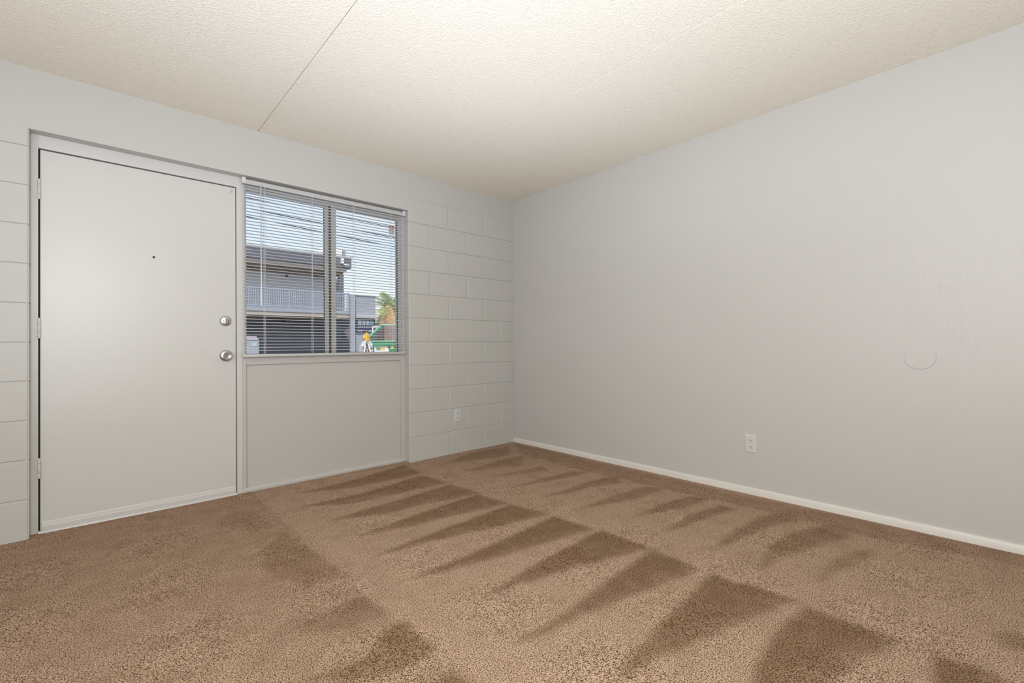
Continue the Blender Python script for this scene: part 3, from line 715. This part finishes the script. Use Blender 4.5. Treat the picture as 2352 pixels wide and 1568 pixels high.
# ------------------------------------------------------------------ sky, sun, lamps
w = bpy.data.worlds.new('sky'); S.world = w; w.use_nodes = True
N = w.node_tree.nodes; L = w.node_tree.links; N.clear()
out = N.new('ShaderNodeOutputWorld'); bg = N.new('ShaderNodeBackground'); tc = N.new('ShaderNodeTexCoord'); sp = N.new('ShaderNodeSeparateXYZ')
L.new(tc.outputs['Generated'], sp.inputs[0])
rp = N.new('ShaderNodeValToRGB'); cr_ = rp.color_ramp
cr_.elements[0].position = 0; cr_.elements[0].color = (1.0, 1.0, 1.0, 1); cr_.elements[1].position = .75; cr_.elements[1].color = (.16, .34, .80, 1)
e = cr_.elements.new(.10); e.color = (.90, .96, 1.0, 1); e = cr_.elements.new(.28); e.color = (.62, .77, .98, 1)
L.new(sp.outputs['Z'], rp.inputs['Fac'])
nz = N.new('ShaderNodeTexNoise'); nz.inputs['Scale'].default_value = 2.5; nz.inputs['Detail'].default_value = 6
mp = N.new('ShaderNodeMapping'); mp.inputs['Scale'].default_value = (1, 1, 4); L.new(tc.outputs['Generated'], mp.inputs[0]); L.new(mp.outputs[0], nz.inputs['Vector'])
mr = N.new('ShaderNodeMapRange'); mr.inputs['From Min'].default_value = .50; mr.inputs['From Max'].default_value = .72; mr.inputs['To Max'].default_value = .6; L.new(nz.outputs['Fac'], mr.inputs['Value'])
mx = N.new('ShaderNodeMix'); mx.data_type = 'RGBA'; mx.inputs['B'].default_value = (.95, .97, 1, 1); L.new(mr.outputs[0], mx.inputs['Factor']); L.new(rp.outputs[0], mx.inputs['A'])
L.new(mx.outputs['Result'], bg.inputs['Color']); bg.inputs['Strength'].default_value = 1.15
L.new(bg.outputs[0], out.inputs[0])

def light(name, typ, loc, energy, color, target=None, **kw):
    l = bpy.data.lights.new(name, typ); l.energy = energy; l.color = color
    for k, v in kw.items(): setattr(l, k, v)
    o = bpy.data.objects.new(name, l); COL.objects.link(o); o.location = loc
    if target is not None: o.rotation_euler = (Vector(target)-Vector(loc)).to_track_quat('-Z', 'Y').to_euler()
    return o
light('sun', 'SUN', (-20, -20, 30), 4.2, (1, .92, .82), target=(-2, 2, 0), angle=.01)
# stand-ins for the bounced flash, soft box behind the camera, added side fills
def kw(rgb):
    m = max(rgb); return m, tuple(c/m for c in rgb)
e, c = kw((45.5, 50.5, 62)); light('bounce_flash', 'SPOT', (-1.7, -1.8, .7), e, c, target=(-1.7, -1.8, 3), spot_size=math.radians(140), spot_blend=1, shadow_soft_size=.2)
e, c = kw((43.5, 49, 53)); light('bounce_flash_far', 'SPOT', (-1.6, -3.9, 1.0), e, c, target=(-1.5, -3.7, 3), spot_size=math.radians(165), spot_blend=1, shadow_soft_size=.2)
e, c = kw((46, 51, 46)); light('soft_box', 'AREA', (-3.35, -4.0, 1.65), e, c, target=(-1.6, -.3, 1.3), shape='DISK', size=.9)
e, c = kw((56.5, 53, 58)); light('side_fill', 'AREA', (-4.9, -3.6, 1.4), e, c, target=(0, -3.6, 1.4), shape='RECTANGLE', size=1.6, size_y=1.6)  # added unseen fill lamp, the left wall holds no window
e, c = kw((27.5, 30, 37)); light('left_fill', 'AREA', (-3.6, -2.6, .5), e, c, target=(-3.6, -2.6, 3), shape='DISK', size=1.2)  # added unseen fill near the floor, brightens the ceiling on the left

# ------------------------------------------------------------------ camera
cam = bpy.data.cameras.new('camera'); co = bpy.data.objects.new('camera', cam); COL.objects.link(co); S.camera = co
cam.sensor_width = 36; cam.sensor_fit = 'HORIZONTAL'; cam.lens = 36*1049.9/2352; cam.clip_start = .02; cam.clip_end = 500
yaw, pitch, roll = .7409, .0079, -.0082
f = Vector((math.sin(yaw)*math.cos(pitch), math.cos(yaw)*math.cos(pitch), math.sin(pitch)))
r = Vector((math.cos(yaw), -math.sin(yaw), 0)); u = r.cross(f)
r2 = math.cos(roll)*r+math.sin(roll)*u; u2 = -math.sin(roll)*r+math.cos(roll)*u
co.matrix_world = Matrix(((r2.x, u2.x, -f.x, -3.1526), (r2.y, u2.y, -f.y, -3.4277), (r2.z, u2.z, -f.z, .9804), (0, 0, 0, 1)))

vs = S.view_settings; vs.view_transform = 'Standard'; vs.look = 'None'; vs.exposure = .07; vs.gamma = 1; vs.use_curve_mapping = False
S.cycles.max_bounces = 8; S.cycles.transparent_max_bounces = 12
